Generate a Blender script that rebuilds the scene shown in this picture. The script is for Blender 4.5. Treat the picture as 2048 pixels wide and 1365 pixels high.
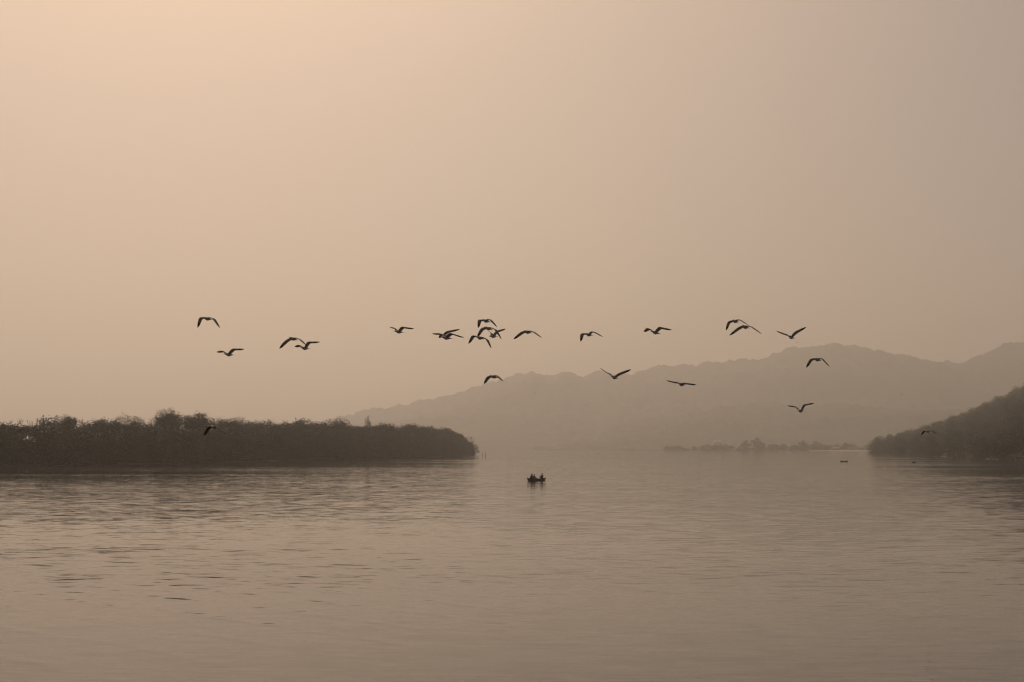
import bpy, bmesh, math, random
import numpy as np
from mathutils import Vector, Matrix, noise as mnoise

R = math.radians
sc = bpy.context.scene
for o in list(bpy.data.objects):
    bpy.data.objects.remove(o)
random.seed(7)
rng = np.random.default_rng(7)

# ---------------------------------------------------------------- camera
CAM_H, FPX, HOR = 4.8, 2048 * 50.0 / 36.0, 897.0      # eye height, focal length and horizon row at 2048 px
PITCH = math.atan((HOR - 682.5) / FPX)
cam_d = bpy.data.cameras.new('camera')
cam = bpy.data.objects.new('camera', cam_d)
sc.collection.objects.link(cam)
cam.location = (0, 0, CAM_H)
cam.rotation_euler = (math.pi / 2 + PITCH, 0, 0)
cam_d.lens, cam_d.sensor_width = 50.0, 36.0
cam_d.clip_start, cam_d.clip_end = 0.5, 40000
sc.camera = cam

# ---------------------------------------------------------------- sky, sun, exposure
SUN_AZ, SUN_EL = R(-15), R(47)          # azimuth from +Y towards +X
world = bpy.data.worlds.new('World')
sc.world = world
world.use_nodes = True
nt = world.node_tree
nt.nodes.clear()
sky = nt.nodes.new('ShaderNodeTexSky')
sky.sky_type = 'NISHITA'
sky.sun_disc = False
sky.sun_elevation, sky.sun_rotation = SUN_EL, SUN_AZ
sky.altitude, sky.air_density, sky.dust_density, sky.ozone_density = 0, 0.6, 4.0, 0.3
tint = nt.nodes.new('ShaderNodeMix')
tint.data_type, tint.blend_type = 'RGBA', 'MULTIPLY'
tint.inputs[0].default_value = 1.0
tint.inputs[7].default_value = (1.0, 0.775, 0.56, 1)    # smoky air takes the blue out of the whole sky
bg = nt.nodes.new('ShaderNodeBackground')
bg.inputs[1].default_value = 0.06
wo = nt.nodes.new('ShaderNodeOutputWorld')
nt.links.new(sky.outputs[0], tint.inputs[6])
nt.links.new(tint.outputs[2], bg.inputs[0])
nt.links.new(bg.outputs[0], wo.inputs[0])

sun_d = bpy.data.lights.new('sun', 'SUN')
sun = bpy.data.objects.new('sun', sun_d)
sc.collection.objects.link(sun)
sun_d.energy, sun_d.angle, sun_d.color = 1.5, R(14), (1.0, 0.775, 0.56)
sdir = Vector((math.sin(SUN_AZ) * math.cos(SUN_EL), math.cos(SUN_AZ) * math.cos(SUN_EL), math.sin(SUN_EL)))
sun.rotation_euler = sdir.to_track_quat('Z', 'Y').to_euler()
sun.location = sdir * 300

sc.view_settings.view_transform = 'Standard'
sc.view_settings.look = 'None'
sc.view_settings.exposure = 0.17
sc.view_settings.gamma = 1.0
sc.view_settings.use_curve_mapping = False
sc.render.engine = 'CYCLES'
sc.cycles.use_denoising = True
sc.cycles.filter_width = 1.25
sc.cycles.volume_bounces = 2
sc.cycles.max_bounces = 6
sc.cycles.sample_clamp_indirect = 4.0

HAZE_DENSITY = 0.00024
HAZE_COLOR = (0.89, 0.89, 0.895)
HAZE_G = 0.66

# ---------------------------------------------------------------- helpers
CP, SP = math.cos(PITCH), math.sin(PITCH)
EYE = Vector((0, 0, CAM_H))

def ray(px, py):
    """direction of a photograph point (2048 px wide frame), with y = 1"""
    a, b = (px - 1024) / FPX, (682.5 - py) / FPX
    d = Vector((a, CP - b * SP, SP + b * CP))
    return d / d.y

def at(px, py, Y):
    return EYE + ray(px, py) * Y

def on_water(px, py):
    d = ray(px, py)
    return EYE + d * (-CAM_H / d.z)

def tag(o, label=None, cat=None, group=None, kind=None):
    if label: o['label'] = label
    if cat: o['category'] = cat
    if group: o['group'] = group
    if kind: o['kind'] = kind
    return o

def link(o, parent=None):
    sc.collection.objects.link(o)
    if parent: o.parent = parent
    return o

def empty(name, loc=(0, 0, 0), rz=0):
    o = bpy.data.objects.new(name, None)
    o.location = loc
    o.rotation_euler = (0, 0, rz)
    return link(o)

def mesh_obj(name, verts, faces, mats, parent=None, smooth=False, mat_idx=None):
    me = bpy.data.meshes.new(name)
    me.from_pydata([tuple(v) for v in verts], [], faces)
    for m in (mats if isinstance(mats, (list, tuple)) else [mats]):
        me.materials.append(m)
    if mat_idx is not None:
        me.polygons.foreach_set('material_index', mat_idx)
    if smooth:
        me.polygons.foreach_set('use_smooth', [True] * len(me.polygons))
    me.update()
    return link(bpy.data.objects.new(name, me), parent)

def grid_obj(name, X, Y, Z, mat, smooth=True):
    """terrain sheet from 2-D arrays"""
    n, m = X.shape
    verts = np.stack([X, Y, Z], -1).reshape(-1, 3)
    i = np.arange((n - 1) * (m - 1))
    r, c = i // (m - 1), i % (m - 1)
    a = r * m + c
    quads = np.stack([a, a + 1, a + m + 1, a + m], 1)
    me = bpy.data.meshes.new(name)
    me.vertices.add(len(verts)); me.vertices.foreach_set('co', verts.astype(np.float32).ravel())
    me.loops.add(quads.size); me.loops.foreach_set('vertex_index', quads.astype(np.int32).ravel())
    me.polygons.add(len(quads))
    me.polygons.foreach_set('loop_start', (np.arange(len(quads)) * 4).astype(np.int32))
    me.polygons.foreach_set('use_smooth', np.full(len(quads), smooth))
    me.update(calc_edges=True); me.validate()
    me.materials.append(mat)
    return link(bpy.data.objects.new(name, me))

def mat_new(name):
    m = bpy.data.materials.new(name)
    m.use_nodes = True
    n = m.node_tree
    return m, n, n.nodes['Principled BSDF']

def simple(name, col, rough=0.7, var=0.25, scale=4.0, metallic=0.0):
    """one real colour, mottled by noise"""
    m, n, b = mat_new(name)
    tc = n.nodes.new('ShaderNodeTexCoord')
    nz = n.nodes.new('ShaderNodeTexNoise'); nz.inputs['Scale'].default_value = scale
    nz.inputs['Detail'].default_value = 4
    cr = n.nodes.new('ShaderNodeValToRGB')
    cr.color_ramp.elements[0].position, cr.color_ramp.elements[1].position = 0.3, 0.7
    cr.color_ramp.elements[0].color = (*[c * (1 - var) for c in col], 1)
    cr.color_ramp.elements[1].color = (*[min(1, c * (1 + var)) for c in col], 1)
    n.links.new(tc.outputs['Object'], nz.inputs['Vector'])
    n.links.new(nz.outputs['Fac'], cr.inputs[0])
    n.links.new(cr.outputs[0], b.inputs['Base Color'])
    b.inputs['Roughness'].default_value = rough
    b.inputs['Metallic'].default_value = metallic
    b.inputs['Specular IOR Level'].default_value = .1 if rough > .85 else .4
    return m

def leaf_mat(name, col, var=0.45):
    m, n, b = mat_new(name)
    oi = n.nodes.new('ShaderNodeObjectInfo')
    geo = n.nodes.new('ShaderNodeNewGeometry')
    add = n.nodes.new('ShaderNodeMath'); add.operation = 'ADD'
    fr = n.nodes.new('ShaderNodeMath'); fr.operation = 'FRACT'
    n.links.new(oi.outputs['Random'], add.inputs[0])
    n.links.new(geo.outputs['Random Per Island'], add.inputs[1])
    n.links.new(add.outputs[0], fr.inputs[0])
    cr = n.nodes.new('ShaderNodeValToRGB')
    cr.color_ramp.elements[0].color = (*[c * (1 - var) for c in col], 1)
    cr.color_ramp.elements[1].color = (col[0] * (1 + var) * 1.1, col[1] * (1 + var), col[2] * (1 + var * .5), 1)
    n.links.new(fr.outputs[0], cr.inputs[0])
    n.links.new(cr.outputs[0], b.inputs['Base Color'])
    b.inputs['Roughness'].default_value = 0.6
    b.inputs['Specular IOR Level'].default_value = 0.25
    return m

def vnoise(x, y, seed=0.0):
    return mnoise.noise(Vector((x, y, seed)))

def fbm(xs, ys, octs, seed=0.0):
    """numpy array of summed perlin noise; octs = [(scale, amp), ...]"""
    out = np.zeros(xs.shape)
    f = xs.ravel(); g = ys.ravel()
    acc = np.zeros(f.shape)
    for k, (s, a) in enumerate(octs):
        acc += a * np.array([mnoise.noise(Vector((x / s, y / s, seed + 13.7 * k))) for x, y in zip(f, g)])
    return acc.reshape(xs.shape)

# ---------------------------------------------------------------- materials
M = {}
M['leaf'] = leaf_mat('mangrove_leaf', (0.020, 0.055, 0.044))
M['leaf_hill'] = leaf_mat('hill_leaf', (0.026, 0.056, 0.048))
M['leaf_far'] = leaf_mat('shore_leaf', (0.050, 0.060, 0.030))
M['bark'] = simple('bark', (0.09, 0.075, 0.06), .9, .35, 3)
M['mud'] = simple('mud', (0.17, 0.14, 0.11), .55, .3, .3)
M['sand'] = simple('sand', (0.26, 0.21, 0.16), .8, .2, .2)
M['hill'] = simple('hill_forest', (0.055, 0.060, 0.036), .9, .4, .02)
M['soil'] = simple('soil', (0.07, 0.065, 0.045), .9, .35, .1)
M['boat'] = simple('tarred_wood', (0.045, 0.038, 0.032), .55, .35, 6)
M['wood'] = simple('worn_wood', (0.14, 0.10, 0.07), .7, .3, 8)
M['gull_body'] = simple('gull_pale_feather', (0.85, 0.85, 0.84), .8, .15, 25)
M['gull_wing'] = simple('gull_grey_feather', (0.33, 0.32, 0.31), .8, .25, 20)
M['gull_tip'] = simple('gull_black_feather', (0.045, 0.042, 0.04), .75, .25, 20)
def feather(m, amount):
    n = m.node_tree
    b = n.nodes['Principled BSDF']; out = n.nodes['Material Output']
    tr = n.nodes.new('ShaderNodeBsdfTranslucent'); mx = n.nodes.new('ShaderNodeMixShader')
    n.links.new(b.inputs['Base Color'].links[0].from_socket, tr.inputs['Color'])
    mx.inputs[0].default_value = amount
    n.links.new(b.outputs[0], mx.inputs[1]); n.links.new(tr.outputs[0], mx.inputs[2]); n.links.new(mx.outputs[0], out.inputs['Surface'])
M['gull_dark'] = simple('gull_sooty_feather', (0.05, 0.047, 0.045), .8, .25, 20)
feather(M['gull_wing'], .45); feather(M['gull_tip'], .3)
M['gull_beak'] = simple('gull_bill', (0.20, 0.07, 0.04), .5, .2, 40)
M['skin'] = simple('brown_skin', (0.14, 0.075, 0.048), .6, .12, 20)
M['hair'] = simple('black_hair', (0.012, 0.011, 0.010), .5, .3, 60)
M['cloth_dark'] = simple('dark_cloth', (0.035, 0.037, 0.045), .9, .3, 12)
M['cloth_blue'] = simple('blue_grey_cloth', (0.09, 0.11, 0.14), .9, .3, 12)
M['cloth_brown'] = simple('brown_cloth', (0.11, 0.075, 0.055), .9, .3, 12)
M['cloth_green'] = simple('green_grey_cloth', (0.06, 0.08, 0.065), .9, .3, 12)
M['sack'] = simple('jute_sack', (0.17, 0.13, 0.085), .95, .3, 18)
M['wall_pale'] = simple('limewash_pale', (0.62, 0.60, 0.58), .9, .12, .8)
M['wall_pink'] = simple('limewash_pink', (0.60, 0.47, 0.40), .9, .12, .8)
M['tile'] = simple('clay_tile', (0.30, 0.16, 0.10), .9, .25, 1.5)
M['sheet_green'] = simple('green_sheet', (0.10, 0.17, 0.12), .7, .2, 1.5)
M['pane'] = simple('dark_pane', (0.03, 0.032, 0.035), .2, .2, 2)
M['door'] = simple('door_wood', (0.12, 0.09, 0.07), .7, .2, 3)

SL_RIPPLE, SL_CHOP, SL_SWELL, WAKE = .17, .075, .022, .012
def water_material():
    m, n, b = mat_new('estuary_water')
    L = n.links
    tc = n.nodes.new('ShaderNodeTexCoord')
    def mapping(sx, sy, rz=0.0, loc=(0, 0, 0)):
        mp = n.nodes.new('ShaderNodeMapping')
        mp.inputs['Scale'].default_value = (sx, sy, 1)
        mp.inputs['Rotation'].default_value = (0, 0, rz)
        mp.inputs['Location'].default_value = loc
        L.new(tc.outputs['Object'], mp.inputs['Vector'])
        return mp.outputs[0]
    def nz(vec, detail=3, rough=.5, dist=0.0):
        t = n.nodes.new('ShaderNodeTexNoise')
        t.inputs['Scale'].default_value = 1.0
        t.inputs['Detail'].default_value, t.inputs['Roughness'].default_value = detail, rough
        t.inputs['Distortion'].default_value = dist
        L.new(vec, t.inputs['Vector'])
        return t.outputs['Fac']
    def math_(op, a, c):
        t = n.nodes.new('ShaderNodeMath'); t.operation = op
        for k, v in enumerate((a, c)):
            if isinstance(v, (int, float)): t.inputs[k].default_value = v
            else: L.new(v, t.inputs[k])
        return t.outputs[0]
    def ramp(v, lo, hi, a=0.0, c=1.0):
        t = n.nodes.new('ShaderNodeMapRange'); t.interpolation_type = 'SMOOTHSTEP'
        L.new(v, t.inputs[0])
        for k, x in enumerate((lo, hi, a, c)): t.inputs[k + 1].default_value = x
        return t.outputs[0]
    def vmath(op, a, c, out=0):
        t = n.nodes.new('ShaderNodeVectorMath'); t.operation = op
        for k, v in enumerate((a, c)):
            if v is None: continue
            if isinstance(v, tuple): t.inputs[k].default_value = v
            elif isinstance(v, (int, float)): t.inputs['Scale'].default_value = v
            elif op == 'SCALE' and k == 1: L.new(v, t.inputs['Scale'])
            else: L.new(v, t.inputs[k])
        return t.outputs[out]
    def slope(vec, amp, detail=3, rough=.55):
        """random facet slopes of wind waves; sampled as they are, so that far water averages them"""
        t = n.nodes.new('ShaderNodeTexNoise')
        t.inputs['Scale'].default_value = 1.0
        t.inputs['Detail'].default_value, t.inputs['Roughness'].default_value = detail, rough
        L.new(vec, t.inputs['Vector'])
        return vmath('MULTIPLY', vmath('SUBTRACT', t.outputs['Color'], (.5, .5, .5)), (amp * .7, amp, 0))
    sep = n.nodes.new('ShaderNodeSeparateXYZ'); L.new(tc.outputs['Object'], sep.inputs[0])
    # slicks and ruffled lanes lying across the river, and the lee of the headland
    lanes = nz(mapping(.0045, .021, R(2), (4.0, 0.7, 0)), 4, .55, .4)
    calm = ramp(lanes, .38, .62, .55, 1.3)
    wob = math_('MULTIPLY', nz(mapping(.02, .05), 3), 16.0)
    lee = math_('MULTIPLY', ramp(math_('ADD', sep.outputs['Y'], wob), 238.0, 252.0), ramp(sep.outputs['X'], 10.0, 60.0))
    calm = math_('MULTIPLY', calm, math_('SUBTRACT', 1.0, math_('MULTIPLY', lee, .55)))
    sl = vmath('ADD', vmath('ADD', vmath('SCALE', slope(mapping(.75, 3.4, R(4)), SL_RIPPLE, 4), ramp(sep.outputs['Y'], 170.0, 70.0, 1.0, 1.2)), vmath('SCALE', slope(mapping(.42, .75, R(-3)), SL_CHOP), ramp(sep.outputs['Y'], 190.0, 80.0, 1.0, .65))), slope(mapping(.06, .11), SL_SWELL))
    nrm = vmath('NORMALIZE', vmath('ADD', vmath('SCALE', sl, calm), (0, 0, 1)), None)
    # old boat wake crossing the near left water
    wv = n.nodes.new('ShaderNodeTexWave')
    wv.wave_type, wv.bands_direction, wv.wave_profile = 'BANDS', 'X', 'SIN'
    wv.inputs['Scale'].default_value = 1.0
    wv.inputs['Distortion'].default_value = 3.2
    wv.inputs['Detail'].default_value = 3.0
    wv.inputs['Detail Scale'].default_value = .9
    L.new(mapping(.125, .125, R(-47)), wv.inputs['Vector'])
    crest = math_('POWER', wv.outputs['Fac'], 9.0)
    dist = vmath('LENGTH', vmath('MULTIPLY', vmath('SUBTRACT', tc.outputs['Object'], (-14, 43, 0)), (1.0, 1.1, 1)), None, 1)
    gaps = ramp(nz(mapping(.25, .25, 0, (3.1, 1.2, 0)), 2), .34, .56)
    wake = math_('MULTIPLY', math_('MULTIPLY', crest, math_('MULTIPLY', ramp(dist, 20.0, 7.0), gaps)), WAKE)
    bp = n.nodes.new('ShaderNodeBump')
    bp.inputs['Strength'].default_value = 1.0
    bp.inputs['Distance'].default_value = 1.0
    L.new(wake, bp.inputs['Height'])
    L.new(nrm, bp.inputs['Normal'])
    L.new(bp.outputs[0], b.inputs['Normal'])
    b.inputs['Base Color'].default_value = (0.016, 0.014, 0.012, 1)
    L.new(ramp(lanes, .35, .65, .04, .08), b.inputs['Roughness'])
    b.inputs['IOR'].default_value = 1.333
    return m
M['water'] = water_material()

# ---------------------------------------------------------------- water
wx, wy0, wy1 = 7500, -1900, 9400
tag(mesh_obj('water', [(-wx, wy0, 0), (wx, wy0, 0), (wx, wy1, 0), (-wx, wy1, 0)], [(0, 1, 2, 3)], M['water']), kind='structure')

# ---------------------------------------------------------------- hills
def interp(pts, x):
    return np.interp(x, [p[0] for p in pts], [p[1] for p in pts])

RIDGE_FAR = [(380, 893), (480, 882), (560, 868), (640, 846), (700, 830), (760, 819), (800, 812), (850, 802), (900, 791), (940, 778), (980, 765),
             (1010, 759), (1040, 750), (1065, 745), (1088, 751), (1105, 753), (1125, 743), (1150, 752), (1165, 757), (1190, 745),
             (1205, 746), (1225, 753), (1250, 749), (1270, 749), (1290, 743), (1315, 735), (1340, 738), (1360, 731), (1385, 735),
             (1405, 727), (1430, 729), (1475, 719), (1500, 719), (1525, 720), (1545, 712), (1565, 703), (1600, 700), (1640, 698),
             (1652, 694), (1680, 699), (1700, 700), (1730, 702), (1770, 710), (1800, 709), (1830, 714), (1850, 722), (1880, 729),
             (1920, 724), (1950, 714), (1980, 704), (2000, 694), (2020, 688), (2048, 686), (2120, 672), (2220, 690), (2350, 720), (2600, 780), (2900, 880)]

def ridge(name, pts, Yc, Yf, Yb, cols, rows, rough, seed, spur):
    x0 = (pts[0][0] - 1024) / FPX * Yc
    x1 = (pts[-1][0] - 1024) / FPX * Yc
    xs = np.linspace(x0, x1, cols)
    px = xs / Yc * FPX + 1024
    crest = np.array([at(p, q, Yc).z for p, q in zip(px, interp(pts, px))])
    v = np.concatenate([np.linspace(0, 1, rows), np.linspace(1, 0, rows // 3)[1:]])
    yy = np.concatenate([np.linspace(Yf, Yc, rows), np.linspace(Yc, Yb, rows // 3)[1:]])
    X, Yg = np.meshgrid(xs, yy)
    V = np.repeat(v[:, None], cols, 1)
    prof = np.clip(V, 0, 1) ** 0.9
    sp = fbm(X, Yg, [(spur, 1.0), (spur * .4, .45)], seed) * (V * (1 - V)) * 1.6
    Z = crest[None, :] * np.clip(prof + sp, -.2, .97 + .03 * V)
    Z = Z + fbm(X, Yg, rough, seed + 50) * np.clip(V * 4, 0, 1)
    Z = np.where(V <= 0, -1.5, Z)
    return tag(grid_obj(name, X, Yg, Z, M['hill']), kind='structure')

ridge('hills', RIDGE_FAR, 5900, 4000, 8300, 760, 66, [(110, 9.0), (46, 14.0), (20, 11.0)], 3.0, 900)
RIDGE_MID = [(1060, 898), (1130, 884), (1180, 868), (1250, 846), (1300, 838), (1360, 830), (1420, 820), (1480, 808), (1540, 806), (1600, 812), (1680, 806),
             (1750, 812), (1820, 820), (1900, 822), (1980, 812), (2060, 800), (2200, 790), (2400, 830), (2600, 880)]
ridge('foothills', RIDGE_MID, 4300, 3200, 5200, 460, 44, [(70, 7), (30, 10), (15, 6)], 9.0, 560)

# far shore flat
xs = np.linspace(240, 1600, 200); ys = np.linspace(0, 1, 16)
Xg, Vg = np.meshgrid(xs, ys)
shore = 2380 + 60 * np.sin(xs / 150) + 260 * np.clip((420 - xs) / 180, 0, 1.0)
Yg = shore[None, :] + Vg * (3300 - shore[None, :])
Zg = -1.2 + 3.4 * np.clip(Vg * 8, 0, 1) + fbm(Xg, Yg, [(25, .7), (9, .3)], 2)
tag(grid_obj('far_shore', Xg, Yg, Zg, M['soil']), kind='structure')
# pale sand along part of it
xs = np.linspace(500, 730, 80); Xg, Vg = np.meshgrid(xs, np.linspace(0, 1, 7))
shore = 2380 + 60 * np.sin(xs / 150)
Yg = shore[None, :] - 14 + Vg * 40 + 5 * np.sin(Xg / 7)
Zg = -.25 + 1.5 * np.clip(Vg * 1.2, 0, 1) + .15 * np.sin(Xg / 3)
Zg[:, 0] = -.3; Zg[:, -1] = -.3
tag(grid_obj('sand_beach', Xg, Yg, Zg, M['sand']), kind='structure')

# headland on the right
def headland_u(X, Y):
    s1 = X - (202 + .171 * (Y - 560)) + 5 * np.sin(Y / 31)
    s2 = X - .2515 * Y + 2
    return np.minimum(s1, s2 * .9)
def headland_z(X, Y):
    u = headland_u(X, Y)
    uc = np.clip(u, 0, 190)
    return np.where(u < 0, -1.5, -.2 + .19 * uc + 0.0013 * uc ** 2)
Xg, Yg = np.meshgrid(np.linspace(140, 700, 160), np.linspace(400, 1900, 210))
Zg = headland_z(Xg, Yg) + fbm(Xg, Yg, [(45, 1.6), (14, .6)], 5) * np.clip(headland_u(Xg, Yg) / 14, 0, 1)
tag(grid_obj('headland', Xg, Yg, Zg, M['soil']), kind='structure')

# mangrove bank on the left: shoreline read off the photograph
SHORE_PX = [(-420, 937), (-160, 933.5), (0, 932), (100, 931.5), (200, 930), (300, 928.3), (400, 926), (500, 924), (600, 921.8), (700, 919.6), (800, 917), (850, 915.6), (900, 913.8), (935, 912.2), (955, 910.9)]
SHORE = [on_water(*p) for p in SHORE_PX]
def shore_point(t):
    """t in 0..1 by arc length along the waterline, returns point and inland normal"""
    seg = [(SHORE[i + 1] - SHORE[i]).length for i in range(len(SHORE) - 1)]
    s = t * sum(seg)
    for i, l in enumerate(seg):
        if s <= l or i == len(seg) - 1:
            p = SHORE[i].lerp(SHORE[i + 1], min(1, s / l))
            d = (SHORE[i + 1] - SHORE[i]).normalized()
            return p, Vector((-d.y, d.x, 0)), d
        s -= l
bv, bf = [], []
NB = 120
for i in range(NB + 1):
    p, nrm, d = shore_point(i / NB)
    wob = 1.2 * vnoise(i * .35, 0, 1)
    for k, (off, z) in enumerate(((-1.0 + wob, -.5), (1.5 + wob, .12), (9, .35), (60, .7), (110, -.5))):
        q = p + nrm * off
        bv.append((q.x, q.y, z))
for i in range(NB):
    for k in range(4):
        a = i * 5 + k
        bf.append((a, a + 5, a + 6, a + 1))
tag(mesh_obj('mud_bank', bv, bf, M['mud'], smooth=True), kind='structure')

# ---------------------------------------------------------------- trees
def tube(verts, faces, pts, rads, n=6):
    base = len(verts)
    for i, p in enumerate(pts):
        d = (pts[min(i + 1, len(pts) - 1)] - pts[max(i - 1, 0)]).normalized()
        u = d.orthogonal().normalized(); w = d.cross(u)
        for k in range(n):
            a = 2 * math.pi * k / n
            verts.append(p + (u * math.cos(a) + w * math.sin(a)) * rads[i])
    for i in range(len(pts) - 1):
        for k in range(n):
            a, b = base + i * n + k, base + i * n + (k + 1) % n
            faces.append((a, b, b + n, a + n))
    faces.append(tuple(base + k for k in range(n))[::-1])
    faces.append(tuple(base + (len(pts) - 1) * n + k for k in range(n)))

def leaf_cloud(blobs, n_leaf, size, rnd, clump=9, clump_r=.55):
    """leaf blades gathered in twigs on and inside a set of ellipsoids (cx,cy,cz,rx,ry,rz)"""
    V, F = [], []
    w = [b[3] * b[4] + b[3] * b[5] for b in blobs]
    tot = sum(w)
    for b, wb in zip(blobs, w):
        for _ in range(max(1, int(n_leaf * wb / tot / clump))):
            th, cz = rnd.uniform(0, 2 * math.pi), rnd.uniform(-1, 1)
            s = math.sqrt(1 - cz * cz)
            rr = rnd.uniform(.45, 1.0) ** .5 * rnd.uniform(.9, 1.1)
            c = Vector((b[0] + b[3] * rr * s * math.cos(th), b[1] + b[4] * rr * s * math.sin(th), b[2] + b[5] * rr * cz))
            for _ in range(clump):
                p = c + Vector((rnd.gauss(0, clump_r), rnd.gauss(0, clump_r), rnd.gauss(0, clump_r * .8)))
                if p.z < .15: p.z = .15 + rnd.random() * .3
                d = Vector((rnd.gauss(0, 1), rnd.gauss(0, 1), rnd.gauss(0, .6))).normalized()
                u = d.orthogonal().normalized()
                u = Matrix.Rotation(rnd.uniform(0, 6.28), 3, d) @ u
                l, ww = size * rnd.uniform(.7, 1.4), size * rnd.uniform(.35, .6)
                k = len(V)
                V += [p - d * l * .5, p + u * ww * .5, p + d * l * .5, p - u * ww * .5]
                F.append((k, k + 1, k + 2, k + 3))
    return V, F

def make_mesh(name, V, F, mat, smooth=False):
    me = bpy.data.meshes.new(name)
    me.from_pydata([tuple(v) for v in V], [], F)
    me.materials.append(mat)
    if smooth: me.polygons.foreach_set('use_smooth', [True] * len(me.polygons))
    me.update()
    return me

def trunk_geom(h, r, rnd, spread, n_limb, prop=False):
    V, F = [], []
    lean = Vector((rnd.uniform(-.06, .06), rnd.uniform(-.06, .06), 0))
    pts = [Vector((0, 0, -.4)) + lean * (z * h) + Vector((rnd.uniform(-.1, .1), rnd.uniform(-.1, .1), z * h)) for z in (0, .2, .4, .6, .8)]
    tube(V, F, pts, [r, r * .85, r * .65, r * .45, r * .2])
    for k in range(n_limb):
        z = rnd.uniform(.15, .65)
        a = 2 * math.pi * k / n_limb + rnd.uniform(-.4, .4)
        p0 = Vector((0, 0, z * h)) + lean * z * h
        d = Vector((math.cos(a), math.sin(a), 0))
        p1 = p0 + d * spread * .45 + Vector((0, 0, h * .1))
        p2 = p0 + d * spread * .85 + Vector((0, 0, h * rnd.uniform(.15, .3)))
        tube(V, F, [p0, p1, p2], [r * .45, r * .3, r * .1], 5)
    if prop:
        for k in range(7):
            a = 6.28 * k / 7 + rnd.uniform(-.3, .3)
            d = Vector((math.cos(a), math.sin(a), 0))
            tube(V, F, [Vector((0, 0, 1.6)), d * .7 + Vector((0, 0, 1.2)), d * rnd.uniform(1.2, 2) + Vector((0, 0, -.5))], [.08, .06, .05], 4)
    return V, F

def mangrove_variant(i, h, w):
    rnd = random.Random(100 + i)
    blobs = []
    # skirt that reaches the water, body, and several lobes on top
    for k in range(6):
        a = k * 1.05 + rnd.uniform(-.3, .3)
        blobs.append((math.cos(a) * w * .30, math.sin(a) * w * .30, h * .17, w * .26, w * .26, h * .16))
    for k in range(6):
        a = k * 1.05 + rnd.uniform(-.4, .4)
        rr = w * rnd.uniform(.2, .34)
        blobs.append((math.cos(a) * rr, math.sin(a) * rr, h * rnd.uniform(.38, .6), w * rnd.uniform(.2, .3), w * rnd.uniform(.2, .3), h * rnd.uniform(.12, .2)))
    for k in range(6):
        a = rnd.uniform(0, 6.28); rr = w * rnd.uniform(.02, .28)
        blobs.append((math.cos(a) * rr, math.sin(a) * rr, h * rnd.uniform(.7, .86), w * rnd.uniform(.14, .22), w * rnd.uniform(.14, .22), h * rnd.uniform(.07, .13)))
    V, F = leaf_cloud(blobs, 3000, .62, rnd)
    zt = sorted(v.z for v in V)[int(len(V) * .985)]
    for v in V: v.z *= h / zt
    T = trunk_geom(h, .22, rnd, w * .4, 6, True)
    return make_mesh('mangrove_crown', V, F, M['leaf']), make_mesh('mangrove_trunk', *T, M['bark'], True)

MANG = [mangrove_variant(i, 12.0, 8.0) for i in range(9)]

def place_tree(name, meshes, loc, scale, rz, label, cat, group):
    e = empty(name, loc, rz)
    e.scale = scale
    for nm, me in (('crown', meshes[0]), ('trunk', meshes[1])):
        link(bpy.data.objects.new(nm, me), e)
    return tag(e, label, cat, group)

# height of the belt along the shoreline, by photograph column
BELT_TOP = [(-420, 846), (-160, 850), (0, 850), (40, 853), (80, 852), (105, 842), (130, 838), (160, 843), (190, 842), (235, 845), (262, 843), (285, 848), (315, 841), (345, 838),
            (400, 838), (425, 845), (470, 845), (500, 846), (540, 845), (580, 846), (612, 846), (640, 851), (660, 849), (690, 849), (720, 854),
            (780, 853), (800, 857), (850, 858), (890, 860), (910, 868), (935, 876), (950, 888), (960, 898)]
def project(p):
    q = p - EYE
    f = q.y * CP + q.z * SP
    return 1024 + FPX * q.x / f, 682.5 - FPX * (-q.y * SP + q.z * CP) / f
SEG = [(92, 'below the leafless trees at the far left'), (205, 'around the broad domed crown near the left'), (300, 'below the ragged spiky tree, left of the tallest'),
       (432, 'below the tallest tree of the left shore'), (560, 'below the lone rounded tuft, mid belt'), (700, 'between the layered and the spreading tree'),
       (822, 'around the narrow spire shaped tree'), (9999, 'near the right tip of the belt')]
BELT_G = 'mangrove trees of the belt on the left shore'
rt = random.Random(21)
n_m = 0
for row, (off, n, hs) in enumerate(((3.0, 120, .80), (9.0, 100, .99), (17, 62, 1.02))):
    for i in range(n):
        t = (i + rt.uniform(.15, .85)) / n
        p, nrm, d = shore_point(t)
        o = off + rt.uniform(-1.2, 1.2)
        q = p + nrm * o
        px, py = project(Vector((q.x, q.y, 0)))
        if px < -170: continue
        ytop = interp(BELT_TOP, px) + 1.0 + (11 * vnoise(px / 30, 0, 3.3) + 5 * vnoise(px / 11, 0, 8.1)) * (1.05 - .6 * max(0, px) / 960) + rt.uniform(-4.5, 7.5) * (1.05 - .5 * max(0, px) / 960)
        h = at(px, ytop, q.y).z * hs
        h = max(4.5, h)
        sw = rt.uniform(.8, 1.1) * min(1.15, .45 + .6 * h / 12)
        if px > 925: sw *= .6
        place_tree('mangrove_tree', MANG[rt.randrange(len(MANG))], (q.x, q.y, .1), (sw, sw, h / 12.0), rt.uniform(0, 6.28),
                   ('waterside mangrove tree ' if row == 0 else 'mangrove tree behind the waterside row ') + next(t_ for lim, t_ in SEG if px < lim), 'tree', BELT_G)
        n_m += 1
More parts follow.
